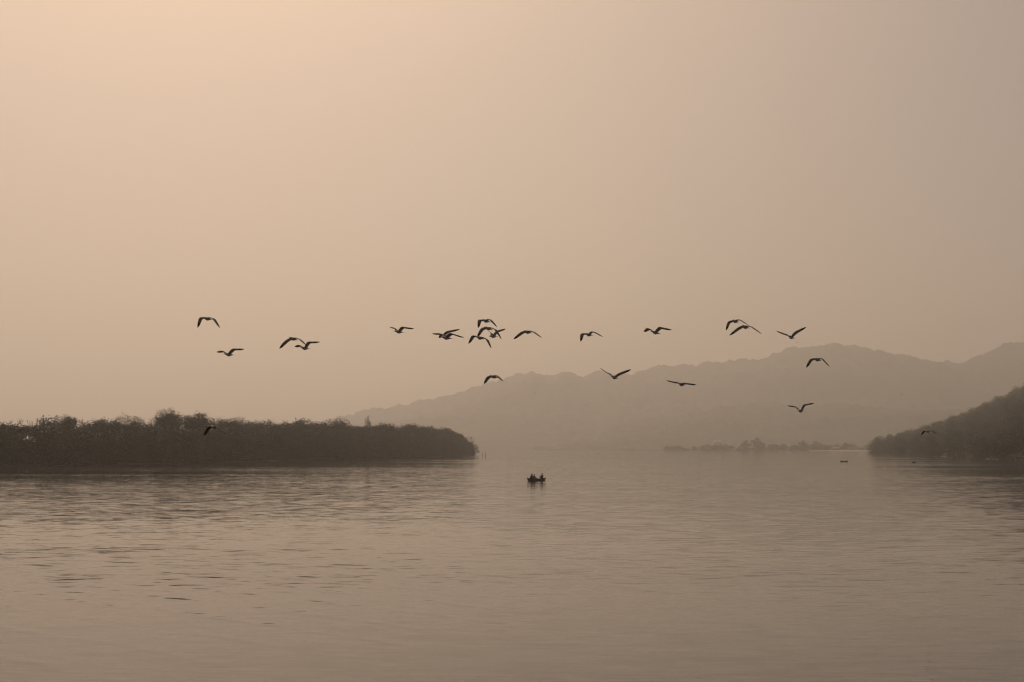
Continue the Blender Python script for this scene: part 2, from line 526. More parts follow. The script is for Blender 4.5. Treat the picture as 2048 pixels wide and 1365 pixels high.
for k, (px, inland, top) in enumerate(((-95, 6, 850), (-62, 12, 848), (-38, 4, 856), (-20, 10, 850), (-2, 4, 857), (6, 12, 853), (20, 8, 855), (40, 13, 856))):   # belt running out of the left border
    best = min((shore_point(j / 400) for j in range(401)), key=lambda q_: abs(project(q_[0] + q_[1] * inland)[0] - px))
    q = best[0] + best[1] * inland
    h = at(px, top, q.y).z
    place_tree('mangrove_tree', MANG[k % len(MANG)], (q.x, q.y, .1), (1.0, 1.0, h / 12.0), k * 1.3, 'mangrove tree where the belt runs out of the left border', 'tree', BELT_G)
    n_m += 1
print('mangroves', n_m)

# emergent and odd trees on the belt's skyline
def crown_tree(name, px, ytop, inland, w, lobes, label, n_leaf=900, size=.42, seed=1, cat='tree'):
    rnd = random.Random(seed)
    best = min((shore_point(k / 400) for k in range(401)), key=lambda s: abs(project(s[0] + s[1] * inland)[0] - px))
    q = best[0] + best[1] * inland
    h = at(px, ytop, q.y).z
    blobs = [(l[0] * w, rnd.uniform(-.3, .3) * w, l[1] * h, l[2] * w, l[2] * w, l[3] * h) for l in lobes]
    e = empty(name, (q.x, q.y, .1))
    V, F = leaf_cloud(blobs, n_leaf, size, rnd, 7, .4)
    link(bpy.data.objects.new('crown', make_mesh('crown', V, F, M['leaf'])), e)
    link(bpy.data.objects.new('trunk', make_mesh('trunk', *trunk_geom(h * .97, .22, rnd, w * .3, 6), M['bark'], True)), e)
    return tag(e, label, cat)

dome = [(0, .80, .5, .17), (-.3, .74, .3, .14), (.3, .74, .3, .14), (0, .93, .28, .06)]
crown_tree('domed_tree', 130, 831, 9, 8, dome, 'broad domed mangrove crown rising near the left edge of the belt', 1300, seed=2)
crown_tree('ragged_tree', 247, 826, 8, 6, [(0, .92, .22, .07), (-.3, .84, .25, .06), (.35, .86, .25, .05), (0, .76, .5, .1)], 'ragged spiky tree poking above the belt, left of the tallest tree', 620, seed=3)
crown_tree('bushy_tree', 272, 832, 12, 5, [(0, .9, .3, .07), (.25, .82, .35, .09)], 'small tufted tree just right of the ragged spiky one', 420, seed=4)
crown_tree('tallest_tree', 331, 817, 8, 7.5, [(-.15, .91, .26, .06), (.16, .95, .17, .05), (-.05, .82, .38, .1), (-.4, .78, .3, .07), (.3, .72, .35, .1)], 'tallest tree of the belt with a tufted double top', 1300, seed=5)
crown_tree('open_crowned_tree', 362, 829, 12, 6.5, [(-.3, .92, .2, .04), (.1, .94, .22, .04), (.4, .9, .18, .04), (0, .8, .45, .08)], 'loose open crowned tree right beside the tallest tree', 560, seed=6)
crown_tree('flat_topped_tree', 400, 825, 8, 7, [(0, .93, .33, .05), (-.4, .84, .3, .08), (.42, .82, .3, .08), (0, .78, .5, .12)], 'full flat topped tree right of the tallest, above the lowest gull on the left', 1200, seed=7)
crown_tree('rounded_tree', 474, 834, 10, 7, [(0, .93, .35, .06), (-.35, .86, .3, .06), (.35, .85, .3, .06)], 'lone rounded tuft standing above the middle of the belt', 620, seed=8)
crown_tree('layered_tree', 608, 837, 10, 6.5, [(0, .95, .32, .04), (.3, .9, .26, .05), (-.3, .88, .26, .05)], 'layered tree with gaps in its crown, right of the belt middle', 430, seed=9)
crown_tree('spreading_tree', 677, 834, 10, 8.5, [(0, .95, .2, .04), (-.3, .88, .25, .06), (.33, .88, .25, .06), (0, .82, .45, .09)], 'spreading tree with a peaked open crown, before the belt slopes down', 900, seed=10)
crown_tree('spire_tree', 735, 832, 14, 4.5, [(0, .97, .08, .03), (0, .92, .15, .04), (0, .86, .25, .05), (0, .8, .36, .06), (0, .73, .4, .06)], 'narrow spire shaped tree on the right half of the belt', 700, seed=11)
crown_tree('rounded_bush_tree', 893, 856, 8, 9, [(0, .86, .4, .12), (-.3, .78, .3, .12), (.35, .76, .3, .12)], 'rounded bushy tree where the belt starts to drop to its tip', 1100, seed=12)
crown_tree('tip_tree', 938, 874, 4, 9, [(0, .8, .5, .18), (.2, .45, .6, .3), (-.3, .6, .5, .25), (.0, .2, .6, .15)], 'drooping mangrove leaning over the water at the right tip of the belt', 2200, .5, seed=13)
crown_tree('tip_shrub', 953, 889, 3, 7, [(0, .7, .5, .25), (.1, .3, .6, .25)], 'lowest mangrove shrub at the very end of the belt beside the posts', 1300, .5, seed=14)

def bare_tree(px, ytop, inland, label, seed, n=9, sp=1.7):
    rnd = random.Random(seed)
    best = min((shore_point(k / 400) for k in range(401)), key=lambda s: abs(project(s[0] + s[1] * inland)[0] - px))
    q = best[0] + best[1] * inland
    h = at(px, ytop, q.y).z
    e = empty('bare_tree', (q.x, q.y, .1))
    V, F = [], []
    tube(V, F, [Vector((0, 0, -.3)), Vector((.1, 0, h * .5)), Vector((0, .1, h * .78))], [.2, .15, .09])
    link(bpy.data.objects.new('trunk', make_mesh('trunk', V, F, M['bark'], True)), e)
    for k in range(n):
        V, F = [], []
        a = rnd.uniform(0, 6.28); zz = h * rnd.uniform(.6, .78)
        d = Vector((math.cos(a), math.sin(a) * .6, 0)) * sp * rnd.uniform(.5, 1.1)
        p0 = Vector((.05, .05, zz)); p1 = p0 + d * .7 + Vector((0, 0, h * .07)); p2 = p0 + d + Vector((rnd.uniform(-.3, .3), 0, h * rnd.uniform(.14, .24)))
        tube(V, F, [p0, p1, p2], [.09, .07, .035], 4)
        for _ in range(3):
            s = p1.lerp(p2, rnd.random()); g = s + Vector((rnd.uniform(-.7, .7), rnd.uniform(-.5, .5), rnd.uniform(.3, 1.0)))
            tube(V, F, [s, g], [.045, .02], 4)
        link(bpy.data.objects.new('branch', make_mesh('branch', V, F, M['bark'], True)), e)
    return tag(e, label, 'tree')
bare_tree(33, 833, 9, 'leafless twiggy tree nearest the left edge of the photo', 31, 10, 2.2)
bare_tree(66, 834, 9, 'leafless twiggy tree, right one of the two bare ones at far left', 32, 9, 1.7)
bare_tree(4, 836, 9, 'leafless tree cut by the left border of the photo', 33, 8, 1.6)
bare_tree(769, 842, 12, 'thin bare poles of a tree right of the spire shaped one', 34, 5, 1.4)
bare_tree(783, 842, 12, 'thin bare tree, rightmost leafless one on the belt', 35, 5, 1.2)

# trees of the right headland
def wood_variant(i, h, w, mat, n_leaf=1500, size=.6):
    rnd = random.Random(300 + i)
    blobs = []
    for k in range(7):
        a = k * .9 + rnd.uniform(-.3, .3); rr = w * rnd.uniform(.12, .32)
        blobs.append((math.cos(a) * rr, math.sin(a) * rr, h * rnd.uniform(.35, .75), w * rnd.uniform(.2, .3), w * rnd.uniform(.2, .3), h * rnd.uniform(.12, .2)))
    blobs.append((0, 0, h * .86, w * .22, w * .22, h * .12))
    blobs.append((0, 0, h * .25, w * .38, w * .38, h * .22))
    blobs.append((0, 0, h * .08, w * .42, w * .42, h * .1))
    V, F = leaf_cloud(blobs, n_leaf, size, rnd)
    return make_mesh('wood_crown', V, F, mat), make_mesh('wood_trunk', *trunk_geom(h, .22, rnd, w * .4, 5), M['bark'], True)
WOOD = [wood_variant(i, 10.0, 8.0, M['leaf_hill']) for i in range(7)]
rt = random.Random(5)
def hz(x, y):
    return float(headland_z(np.array([x]), np.array([y]))[0])
spots = []
for k in range(60):                                   # row along the water
    Y = 525 + 830 * (k + rt.uniform(.1, .9)) / 60
    X = 202 + .171 * (Y - 560) - 5 * math.sin(Y / 31) + 1 + rt.uniform(0, 2.0)
    spots.append((X, Y, rt.uniform(.8, 1.25), 0))
for k in range(7000):                                 # hillside, kept apart by distance
    Y = rt.uniform(540, 1800); X = rt.uniform(190, .385 * Y)
    u = float(headland_u(np.array([X]), np.array([Y]))[0])
    gap = 8.0 + 4.5 * max(0, Y - 700) / 700
    if u > 6 and all((X - s[0]) ** 2 + (Y - s[1]) ** 2 > gap * gap for s in spots):
        spots.append((X, Y, rt.uniform(.5, 1.35) * (1 + .2 * max(0, Y - 800) / 600), 1))
seen = [s for s in spots if project(Vector((s[0], s[1], 0)))[0] < 2110]
seen.sort(key=lambda s: (s[3], s[1]))
print('headland trees', len(seen))
for X, Y, s, row in seen[:300]:
    px = project(Vector((X, Y, 0)))[0]
    where = 'at its left tip' if px < 1830 else ('midway along it' if px < 1960 else 'by the right border of the photo')
    lab = ('waterside tree of the right headland, ' + where, 'waterside trees of the right headland') if row == 0 else \
          (('lower ' if hz(X, Y) < 12 else 'upper ') + 'slope tree of the right headland, ' + where, 'trees on the slope of the right headland')
    place_tree('headland_tree', WOOD[rt.randrange(7)], (X, Y, hz(X, Y) - .3), (s, s, s * rt.uniform(.85, 1.15)), rt.uniform(0, 6.28), lab[0], 'tree', lab[1])
co_all, q_all = [], []                                # the rest of the wood behind them, one mass
for X, Y, s, row in seen[300:]:
    me = WOOD[rt.randrange(7)][0]
    co = np.empty(len(me.vertices) * 3); me.vertices.foreach_get('co', co); co = co.reshape(-1, 3)
    a = rt.uniform(0, 6.28); c_, s_ = math.cos(a), math.sin(a)
    co = np.stack([co[:, 0] * c_ - co[:, 1] * s_, co[:, 0] * s_ + co[:, 1] * c_, co[:, 2]], 1) * s + np.array([X, Y, hz(X, Y) - .3])
    base = sum(len(c) for c in co_all)
    co_all.append(co); q_all.append(np.arange(len(co)).reshape(-1, 4) + base)
if co_all:
    me = bpy.data.meshes.new('headland_wood')
    me.from_pydata(np.concatenate(co_all).tolist(), [], np.concatenate(q_all).tolist())
    me.materials.append(M['leaf_hill'])
    tag(link(bpy.data.objects.new('headland_wood', me)), 'dense hazy wood over the back of the right headland', 'wood', kind='stuff')

# far shore trees, hazy
FAR = [wood_variant(20 + i, 12.0, 12.0, M['leaf_far'], 1600, 1.5) for i in range(4)]
def far_z(px, Y): return 1.6
far_list = [  # px, top row, distance, width factor, label
    (1432, 893, 2440, .7, 'small hazy tree below the pale roof on the far shore'),
    (1452, 895, 2420, .7, 'low hazy tree left of the twin domed trees on the far shore'),
    (1492, 881, 2450, 1.1, 'left one of the twin domed hazy trees on the far shore'),
    (1516, 876, 2460, 1.35, 'tallest domed hazy tree in the middle of the far shore'),
    (1545, 889, 2450, 1.0, 'hazy tree right beside the tallest domed one on the far shore'),
    (1566, 888, 2460, 1.0, 'hazy tree between the two tree clumps on the far shore'),
    (1588, 890, 2440, 1.0, 'low hazy tree at the left end of the right clump on the far shore'),
    (1608, 882, 2450, 1.2, 'broad hazy tree topping the right clump on the far shore'),
    (1632, 883, 2460, 1.3, 'second broad hazy tree of the right clump on the far shore'),
    (1652, 890, 2440, 1.0, 'hazy tree at the right end of the far shore clump'),
    (1690, 885, 2480, .7, 'narrow hazy tree left of the pale house on the far shore'),
    (1738, 886, 2460, .9, 'hazy tree right of the pale house where the headland begins'),
]
rt = random.Random(9)
for px, top, Y, wf, lab in far_list:
    p = at(px, top, Y)
    s = (p.z - 1.0) / 12.0
    place_tree('far_shore_tree', FAR[rt.randrange(4)], (p.x, Y, .9), (wf * 1.45, wf * 1.45, s), rt.uniform(0, 6), lab, 'tree', 'hazy trees on the far shore')
for k in range(32):
    px = 1330 + 415 * (k + rt.uniform(.1, .9)) / 32
    Y = rt.uniform(2480, 2620)
    p = at(px, rt.uniform(888, 896) + (3 if px < 1400 else 0), Y)
    w_ = rt.uniform(1.2, 1.9)
    place_tree('far_shore_tree', FAR[rt.randrange(4)], (p.x, Y, .9), (w_, w_, (p.z - 1) / 12.0), rt.uniform(0, 6),
               'low tree of the faint line along the far shore, ' + ('left of the domed trees' if px < 1480 else 'behind the domed trees and houses'), 'tree', 'faint tree line of the far shore')
for px, top, Y, lab in ((1456, 902, 2300, 'low green shrub in the shallows, left one of the pair off the far shore'), (1476, 900.5, 2295, 'low green shrub in the shallows, right one of the pair off the far shore')):
    p = at(px, top, Y)
    rnd = random.Random(int(px))
    V, F = leaf_cloud([(0, 0, p.z * .5, 5, 3, p.z * .42), (3, 0, p.z * .4, 4, 3, p.z * .3), (-3, 0, p.z * .35, 4, 3, p.z * .3)], 700, .8, rnd)
    e = empty('shallows_shrub', (p.x, Y, 0))
    link(bpy.data.objects.new('crown', make_mesh('crown', V, F, M['leaf_far'])), e)
    link(bpy.data.objects.new('stem', make_mesh('stem', *trunk_geom(p.z * .8, .2, rnd, 2, 4), M['bark'], True)), e)
    tag(e, lab, 'shrub', 'shrubs off the far shore')

# ---------------------------------------------------------------- houses on the far shore
def box(V, F, x0, x1, y0, y1, z0, z1):
    k = len(V)
    V += [Vector(c) for c in ((x0, y0, z0), (x1, y0, z0), (x1, y1, z0), (x0, y1, z0), (x0, y0, z1), (x1, y0, z1), (x1, y1, z1), (x0, y1, z1))]
    F += [tuple(k + i for i in f) for f in ((0, 3, 2, 1), (4, 5, 6, 7), (0, 1, 5, 4), (1, 2, 6, 5), (2, 3, 7, 6), (3, 0, 4, 7))]
def part(name, boxes, mat, parent):
    V, F = [], []
    for b in boxes: box(V, F, *b)
    return mesh_obj(name, V, F, mat, parent)
def house(name, px, Y, base, w, d, h, rh, wallm, roofm, label, rz=0.0):
    p = at(px, 900, Y)
    e = empty(name, (p.x, Y, base), rz)
    # walls with gables, as one shell
    V = [Vector(c) for c in ((-w / 2, -d / 2, -1.5), (w / 2, -d / 2, -1.5), (w / 2, d / 2, -1.5), (-w / 2, d / 2, -1.5), (-w / 2, -d / 2, h), (w / 2, -d / 2, h), (w / 2, d / 2, h), (-w / 2, d / 2, h), (-w / 2, 0, h + rh), (w / 2, 0, h + rh))]
    F = [(0, 1, 5, 4), (1, 2, 6, 9, 5), (2, 3, 7, 6), (3, 0, 4, 8, 7)]
    mesh_obj('wall', V, F, wallm, e)
    ov, th = .5, .14
    sl = rh / (d / 2)
    V, F = [], []
    for s in (-1, 1):
        k = len(V)
        ye, ze = s * (d / 2 + ov), h - ov * sl + .03
        V += [Vector(c) for c in ((-w / 2 - ov, ye, ze), (w / 2 + ov, ye, ze), (w / 2 + ov, 0, h + rh + .03), (-w / 2 - ov, 0, h + rh + .03),
                                  (-w / 2 - ov, ye, ze + th), (w / 2 + ov, ye, ze + th), (w / 2 + ov, 0, h + rh + .03 + th), (-w / 2 - ov, 0, h + rh + .03 + th))]
        F += [tuple(k + i for i in f) for f in ((0, 3, 2, 1), (4, 5, 6, 7), (0, 1, 5, 4), (1, 2, 6, 5), (3, 0, 4, 7))]
    mesh_obj('roof', V, F, roofm, e)
    dr = part('door', [(-.5, .5, -d / 2 - .06, -d / 2 + .02, 0, 2.1)], M['door'], e)
    part('handle', [(.3, .38, -d / 2 - .11, -d / 2 - .06, .95, 1.1)], M['pane'], dr)
    for x in (-w * .3, w * .3):
        wd = part('window', [(x - .55, x + .55, -d / 2 - .05, -d / 2 + .02, .95, 2.05)], M['wall_pale'], e)
        part('pane', [(x - .45, x + .45, -d / 2 - .07, -d / 2 - .05, 1.05, 1.95)], M['pane'], wd)
    return tag(e, label, 'house')
house('shore_house', 1704, 2485, 1.6, 12, 9, 7, 3.6, M['wall_pale'], M['tile'], 'pale walled house between hazy trees at the end of the far shore', .15)
house('low_house', 1722, 2470, 1.4, 11, 8, 4, 2.6, M['wall_pink'], M['tile'], 'low pinkish house right beside the pale walled one', -.1)
house('boat_shed', 1669, 2470, 1.2, 16, 9, 3.8, 2.4, M['wall_pink'], M['sheet_green'], 'long low shed with a dull green roof near the water', .1)
house('hillside_house', 1434, 3050, 14, 17, 10, 5, 3.4, M['wall_pale'], M['wall_pink'], 'pale roofed house half hidden in haze above the far shore', .1)

# ---------------------------------------------------------------- posts at the tip of the spit
for px, y0, y1, lab in ((965.0, 906.5, 913.6, 'short wooden post in the water nearest the belt tip'), (970.6, 904.8, 914.2, 'taller wooden post standing outermost off the belt tip')):
    b = on_water(px, y1)
    t = at(px, y0, b.y).z
    V, F = [], []
    tube(V, F, [Vector((0, 0, -1)), Vector((.03, 0, t * .5)), Vector((.08, 0, t))], [.16, .15, .12], 8)
    o = mesh_obj('mooring_post', V, F, M['wood'], smooth=True)
    o.location = (b.x, b.y, 0)
    tag(o, lab, 'post', 'posts off the tip of the belt')

# ---------------------------------------------------------------- boats
def canoe(name, loc, rz, length, beam, depth, rise, label, thwarts=4, mat='boat', cat='boat', group=None):
    """double-ended dugout: hull shell with inside, gunwale rails, thwarts, stem posts"""
    e = empty(name, loc, rz)
    N, K = 28, 9
    V, F = [], []
    def station(u):                                    # u in -1..1
        w = beam / 2 * (1 - abs(u) ** 2.6) ** .75 + .012
        sheer = depth + rise * abs(u) ** 5
        keel = -.16 + (rise * .75 + .16) * max(0, abs(u) - .62) ** 2 / .145
        keel = min(keel, sheer - .06)
        return w, sheer, keel
    for shell, ins in ((0, 0.0), (1, .035)):
        for i in range(N + 1):
            u = -1 + 2 * i / N
            w, sh, ke = station(u)
            w = max(.004, w - ins); ke = ke + ins
            for k in range(K):
                a = -math.pi / 2 + math.pi * k / (K - 1)
                y = w * math.sin(a); z = sh - (sh - ke) * math.cos(a) ** .8 if abs(math.cos(a)) > 1e-6 else sh
                V.append(Vector((u * length / 2, y, z)))
    base2 = (N + 1) * K
    for i in range(N):
        for k in range(K - 1):
            a = i * K + k
            F.append((a, a + K, a + K + 1, a + 1))
            b = base2 + a
            F.append((b, b + 1, b + K + 1, b + K))
        for k in (0, K - 1):
            a, b = i * K + k, base2 + i * K + k
            F.append((a, b, b + K, a + K) if k == 0 else (a, a + K, b + K, b))
    mesh_obj('hull', V, F, M[mat], e, smooth=True)
    for s in (-1, 1):
        V, F = [], []
        pts = []
        for i in range(N + 1):
            u = -.985 + 1.97 * i / N
            w, sh, ke = station(u)
            pts.append(Vector((u * length / 2, s * w, sh + .012)))
        tube(V, F, pts, [.022] * len(pts), 6)
        mesh_obj('gunwale', V, F, M['wood'], e, smooth=True)
    for s in (-1, 1):
        V, F = [], []
        tube(V, F, [Vector((s * length * .485, 0, depth + rise * .55)), Vector((s * length * .505, 0, depth + rise * 1.0)), Vector((s * length * .512, 0, depth + rise * 1.3))], [.05, .042, .022], 8)
        mesh_obj('stem_post', V, F, M[mat], e, smooth=True)
    for k in range(thwarts):
        u = -.6 + 1.2 * k / max(1, thwarts - 1)
        w, sh, ke = station(u)
        part('thwart', [(u * length / 2 - .09, u * length / 2 + .09, -w + .02, w - .02, depth - .10, depth - .065)], M['wood'], e)
    return tag(e, label, cat, group)

BL = 4.0
bp_ = on_water(1073, 961.8)
BYAW = R(46)
boat = canoe('canoe', (bp_.x, bp_.y, .03), BYAW, BL, .8, .2, .20, 'dark narrow canoe carrying four people, nearest boat on the water')

def blerp(x, y=0, z=0):
    """boat coordinates to world; x runs along the canoe, positive to the right of the photo"""
    return boat.matrix_basis @ Vector((x, y, z))
boat_mat = Matrix.Translation(boat.location) @ Matrix.Rotation(BYAW, 4, 'Z')

def capsule(bm, a, b, ra, rb):
    a, b = Vector(a), Vector(b)
    d = b - a
    L = d.length
    q = (d.normalized() if L > 1e-6 else Vector((0, 0, 1))).to_track_quat('Z', 'Y').to_matrix()
    rings, n = [], 10
    prof = [(-ra * math.cos(t), ra * math.sin(t)) for t in (.25, .7, 1.15)] + [(0, ra)] + [(L, rb)] + [(L + rb * math.cos(t), rb * math.sin(t)) for t in (1.15, .7, .25)]
    for z, r in prof:
        rings.append([bm.verts.new(a + q @ Vector((r * math.cos(6.2832 * k / n), r * math.sin(6.2832 * k / n), z))) for k in range(n)])
    for i in range(len(rings) - 1):
        for k in range(n):
            bm.faces.new((rings[i][k], rings[i][(k + 1) % n], rings[i + 1][(k + 1) % n], rings[i + 1][k]))
    bm.faces.new(rings[0][::-1]); bm.faces.new(rings[-1])

def person(x, face, lean, label, shirt, trousers, hands, head_turn=0.0, hunch=0.0, sit=.10, y=0.0, crouch=0):
    """seated on the boat floor or a thwart; face = +1 looks to boat +x. Local frame: +x ahead."""
    S = []                                              # (a, b, ra, rb, material slot)
    hip = Vector((0, 0, sit + .10))
    chest = hip + Vector((lean * .40 + hunch * .06, 0, .40 - hunch * .05))
    neck = chest + Vector((lean * .12 + hunch * .09, 0, .13))
    head = neck + Vector((.035 + hunch * .05, 0, .15))
    S.append((hip + Vector((0, -.07, 0)), hip + Vector((0, .07, 0)), .135, .135, 2))
    S.append((hip, chest, .135, .15, 1))
    S.append((chest + Vector((0, -.11, .03)), chest + Vector((0, .11, .03)), .11, .11, 1))
    S.append((chest, neck, .12, .06, 1))
    S.append((neck, head, .055, .055, 0))
    S.append((head + Vector((-.012, 0, .02)), head + Vector((.008, 0, .045)), .092, .088, 0))
    S.append((head + Vector((.03, 0, -.06)), head + Vector((.045, 0, -.03)), .055, .06, 0))   # jaw
    S.append((head + Vector((.095, 0, .02)), head + Vector((.112, 0, -.012)), .012, .017, 0))  # nose
    S.append((head + Vector((.085, -.03, -.05)), head + Vector((.085, .03, -.05)), .012, .012, 0))  # mouth
    S.append((head + Vector((.075, -.05, .05)), head + Vector((.075, .05, .05)), .016, .016, 0))  # brow
    for s in (-1, 1):
        S.append((head + Vector((-.005, s * .088, .0)), head + Vector((-.01, s * .095, .035)), .014, .016, 0))  # ears
        sh = chest + Vector((0, s * .19, .05))
        hand = Vector(hands[0 if s < 0 else 1])
        mid = (sh + hand) * .5
        el = mid + Vector((-.02, s * .07, -.12)) if (hand - sh).length < .52 else mid + Vector((0, s * .02, -.03))
        S.append((chest + Vector((0, s * .12, .05)), sh, .075, .07, 1))
        S.append((sh, el, .062, .046, 1))
        wr = hand - (hand - el).normalized() * .06
        S.append((el, wr, .044, .030, 0))
        fw = (hand - el).normalized()
        side = fw.cross(Vector((0, 0, 1)))
        side = side.normalized() if side.length > .05 else Vector((0, 1, 0))
        dn = Vector((0, 0, -1)) - fw * Vector((0, 0, -1)).dot(fw)
        dn = dn.normalized() if dn.length > .05 else Vector((1, 0, 0))
        S.append((wr + fw * .02 - side * .02, wr + fw * .085 - side * .025, .02, .016, 0))   # palm
        S.append((wr + fw * .02 + side * .02, wr + fw * .085 + side * .025, .02, .016, 0))
        for k, ln in enumerate((.058, .07, .066, .05)):                                      # fingers, curled
            r0 = wr + fw * .09 + side * (-.033 + .022 * k)
            r1 = r0 + fw * ln * .55 + dn * ln * .2
            S.append((r0, r1, .010, .0095, 0)); S.append((r1, r1 + fw * ln * .2 + dn * ln * .45, .0095, .008, 0))
        t0 = wr + fw * .03 - side * .035 * s
        S.append((t0, t0 + fw * .04 - side * .03 * s + dn * .02, .013, .010, 0))              # thumb
        hp = hip + Vector((.04, s * .09, 0))
        kn = Vector((.36, s * .15, sit + .30)) if not crouch else Vector((.26, s * .14, sit + .36))
        ft = Vector((.50, s * .12, .045)) if not crouch else Vector((.22, s * .12, .045))
        S.append((hp, kn, .092, .066, 2)); S.append((kn, ft, .062, .042, 2 if s * 0 == 0 and trousers else 0))
        S.append((ft + Vector((-.03, 0, 0)), ft + Vector((.13, s * .015, -.012)), .042, .03, 0))
    bm = bmesh.new()
    for a, b, ra, rb, _ in S: capsule(bm, a, b, ra, rb)
    tmp = bpy.data.meshes.new('tmp'); bm.to_mesh(tmp); bm.free()
    to = bpy.data.objects.new('tmp', tmp); sc.collection.objects.link(to)
    md = to.modifiers.new('r', 'REMESH'); md.mode, md.voxel_size = 'VOXEL', .0115
    sm = to.modifiers.new('s', 'SMOOTH'); sm.factor, sm.iterations = .5, 2
    dg = bpy.context.evaluated_depsgraph_get()
    me = bpy.data.meshes.new_from_object(to.evaluated_get(dg))
    bpy.data.objects.remove(to); bpy.data.meshes.remove(tmp)
    me.name = 'person'
    me.materials.clear()
    for m_ in (M['skin'], M[shirt], M[trousers]): me.materials.append(m_)
    cen = np.empty(len(me.polygons) * 3, np.float32); me.polygons.foreach_get('center', cen); cen = cen.reshape(-1, 3)
    best = np.full(len(cen), 1e9); idx = np.zeros(len(cen), np.int32)
    for a, b, ra, rb, mi in S:
        A, D = np.array(a), np.array(b) - np.array(a)
        t = np.clip(((cen - A) @ D) / max(1e-9, D @ D), 0, 1)
        dist = np.linalg.norm(cen - (A + t[:, None] * D), axis=1) - (ra + (rb - ra) * t)
        w = dist < best - (.004 if mi == 0 else 0)
        best = np.where(w, dist, best); idx = np.where(w, mi, idx)
    me.polygons.foreach_set('material_index', idx.astype(np.int32))
    me.polygons.foreach_set('use_smooth', np.ones(len(me.polygons), bool))
    me.update()
    o = link(bpy.data.objects.new('person', me))
    o.matrix_world = boat_mat @ Matrix.Translation((x, y, -.05)) @ Matrix.Rotation(0 if face > 0 else math.pi, 4, 'Z') @ Matrix.Rotation(head_turn, 4, 'Z') @ Matrix.Scale(1.0, 4)
    # hair: cap over the skull
    V, F = [], []
    hc = head + Vector((-.012, 0, .035))
    n1, n2 = 14, 6
    for i in range(n2 + 1):
        th = i / n2 * 1.75
        for k in range(n1):
            a = 6.2832 * k / n1
            r = .104 + .004 * math.sin(a * 5 + i)
            lim = th * (0.72 if math.cos(a) > .35 else 1.0)
            V.append(hc + Vector((math.sin(lim) * math.cos(a) * r, math.sin(lim) * math.sin(a) * r * .95, math.cos(lim) * r)))
    for i in range(n2):
        for k in range(n1):
            F.append((i * n1 + k, i * n1 + (k + 1) % n1, (i + 1) * n1 + (k + 1) % n1, (i + 1) * n1 + k))
    mesh_obj('hair', V, F, M['hair'], o, smooth=True)
    return tag(o, label, 'person', 'people in the canoe')

G = lambda x, y, z: (x, y, z)
person(-1.33, 1, .22, 'person hunched forward in dark clothes, leftmost in the canoe', 'cloth_dark', 'cloth_brown', (G(.36, -.18, .40), G(.38, .18, .40)), hunch=1.0, sit=.06, crouch=1)
person(-1.0, 1, .05, 'person sitting upright in the middle of the three on the left of the canoe', 'cloth_blue', 'cloth_dark', (G(.30, -.20, .42), G(.32, .16, .42)), sit=.16, y=.06, crouch=1)
person(-.60, 1, .02, 'person in dull green leaning on one arm, rightmost of the left three in the canoe', 'cloth_green', 'cloth_dark', (G(.34, -.26, .30), G(.30, .18, .38)), sit=.10, y=-.05)
person(1.28, -1, .12, 'lone person holding a paddle at the right end of the canoe', 'cloth_brown', 'cloth_dark', (G(.40, -.16, .52), G(.42, .14, .40)), sit=.22)
# paddle held by the person on the right
V, F = [], []
pa, pb = Vector((-.30, .10, .72)), Vector((.30, -.62, -.02))
tube(V, F, [pa, pa.lerp(pb, .5), pb], [.018, .018, .018], 8)
d = (pb - pa).normalized(); sd = d.cross(Vector((0, 0, 1))).normalized()
nn = sd.cross(d)
k = len(V)
for t, w in ((0, .02), (.08, .07), (.22, .085), (.36, .07), (.42, .03)):
    c = pb + d * (t - .05)
    V += [c - sd * w + nn * .008, c + sd * w + nn * .008, c + sd * w - nn * .008, c - sd * w - nn * .008]
for i in range(4):
    for j in range(4):
        a, b = k + i * 4 + j, k + i * 4 + (j + 1) % 4
        F.append((a, b, b + 4, a + 4))
F += [(k, k + 1, k + 2, k + 3), (k + 19, k + 18, k + 17, k + 16)]
o = mesh_obj('paddle', V, F, M['wood'])
o.matrix_world = boat_mat @ Matrix.Translation((.98, 0, .05))
tag(o, 'short wooden paddle held by the person at the right end of the canoe', 'paddle')
# sack between them
bm = bmesh.new(); bmesh.ops.create_icosphere(bm, subdivisions=3, radius=.24)
for v in bm.verts:
    v.co = Vector((v.co.x * 1.25, v.co.y, v.co.z * .85)) * (1 + .12 * mnoise.noise(v.co * 6))
me = bpy.data.meshes.new('cargo_sack'); bm.to_mesh(me); bm.free(); me.materials.append(M['sack'])
me.polygons.foreach_set('use_smooth', [True] * len(me.polygons))
o = link(bpy.data.objects.new('cargo_sack', me)); o.matrix_world = boat_mat @ Matrix.Translation((.12, 0, .14))
tag(o, 'lumpy sack lying in the middle of the canoe', 'sack')

q = on_water(1688, 924.2)
canoe('moored_canoe', (q.x, q.y, .02), R(8), 2.75, .6, .26, .30, 'small empty canoe with raised ends, off the right headland', 3)
q = on_water(1827.5, 925.6)
canoe('moored_canoe', (q.x, q.y, .02), R(35), 1.9, .55, .2, .30, 'tiny faint canoe close under the right headland', 2)

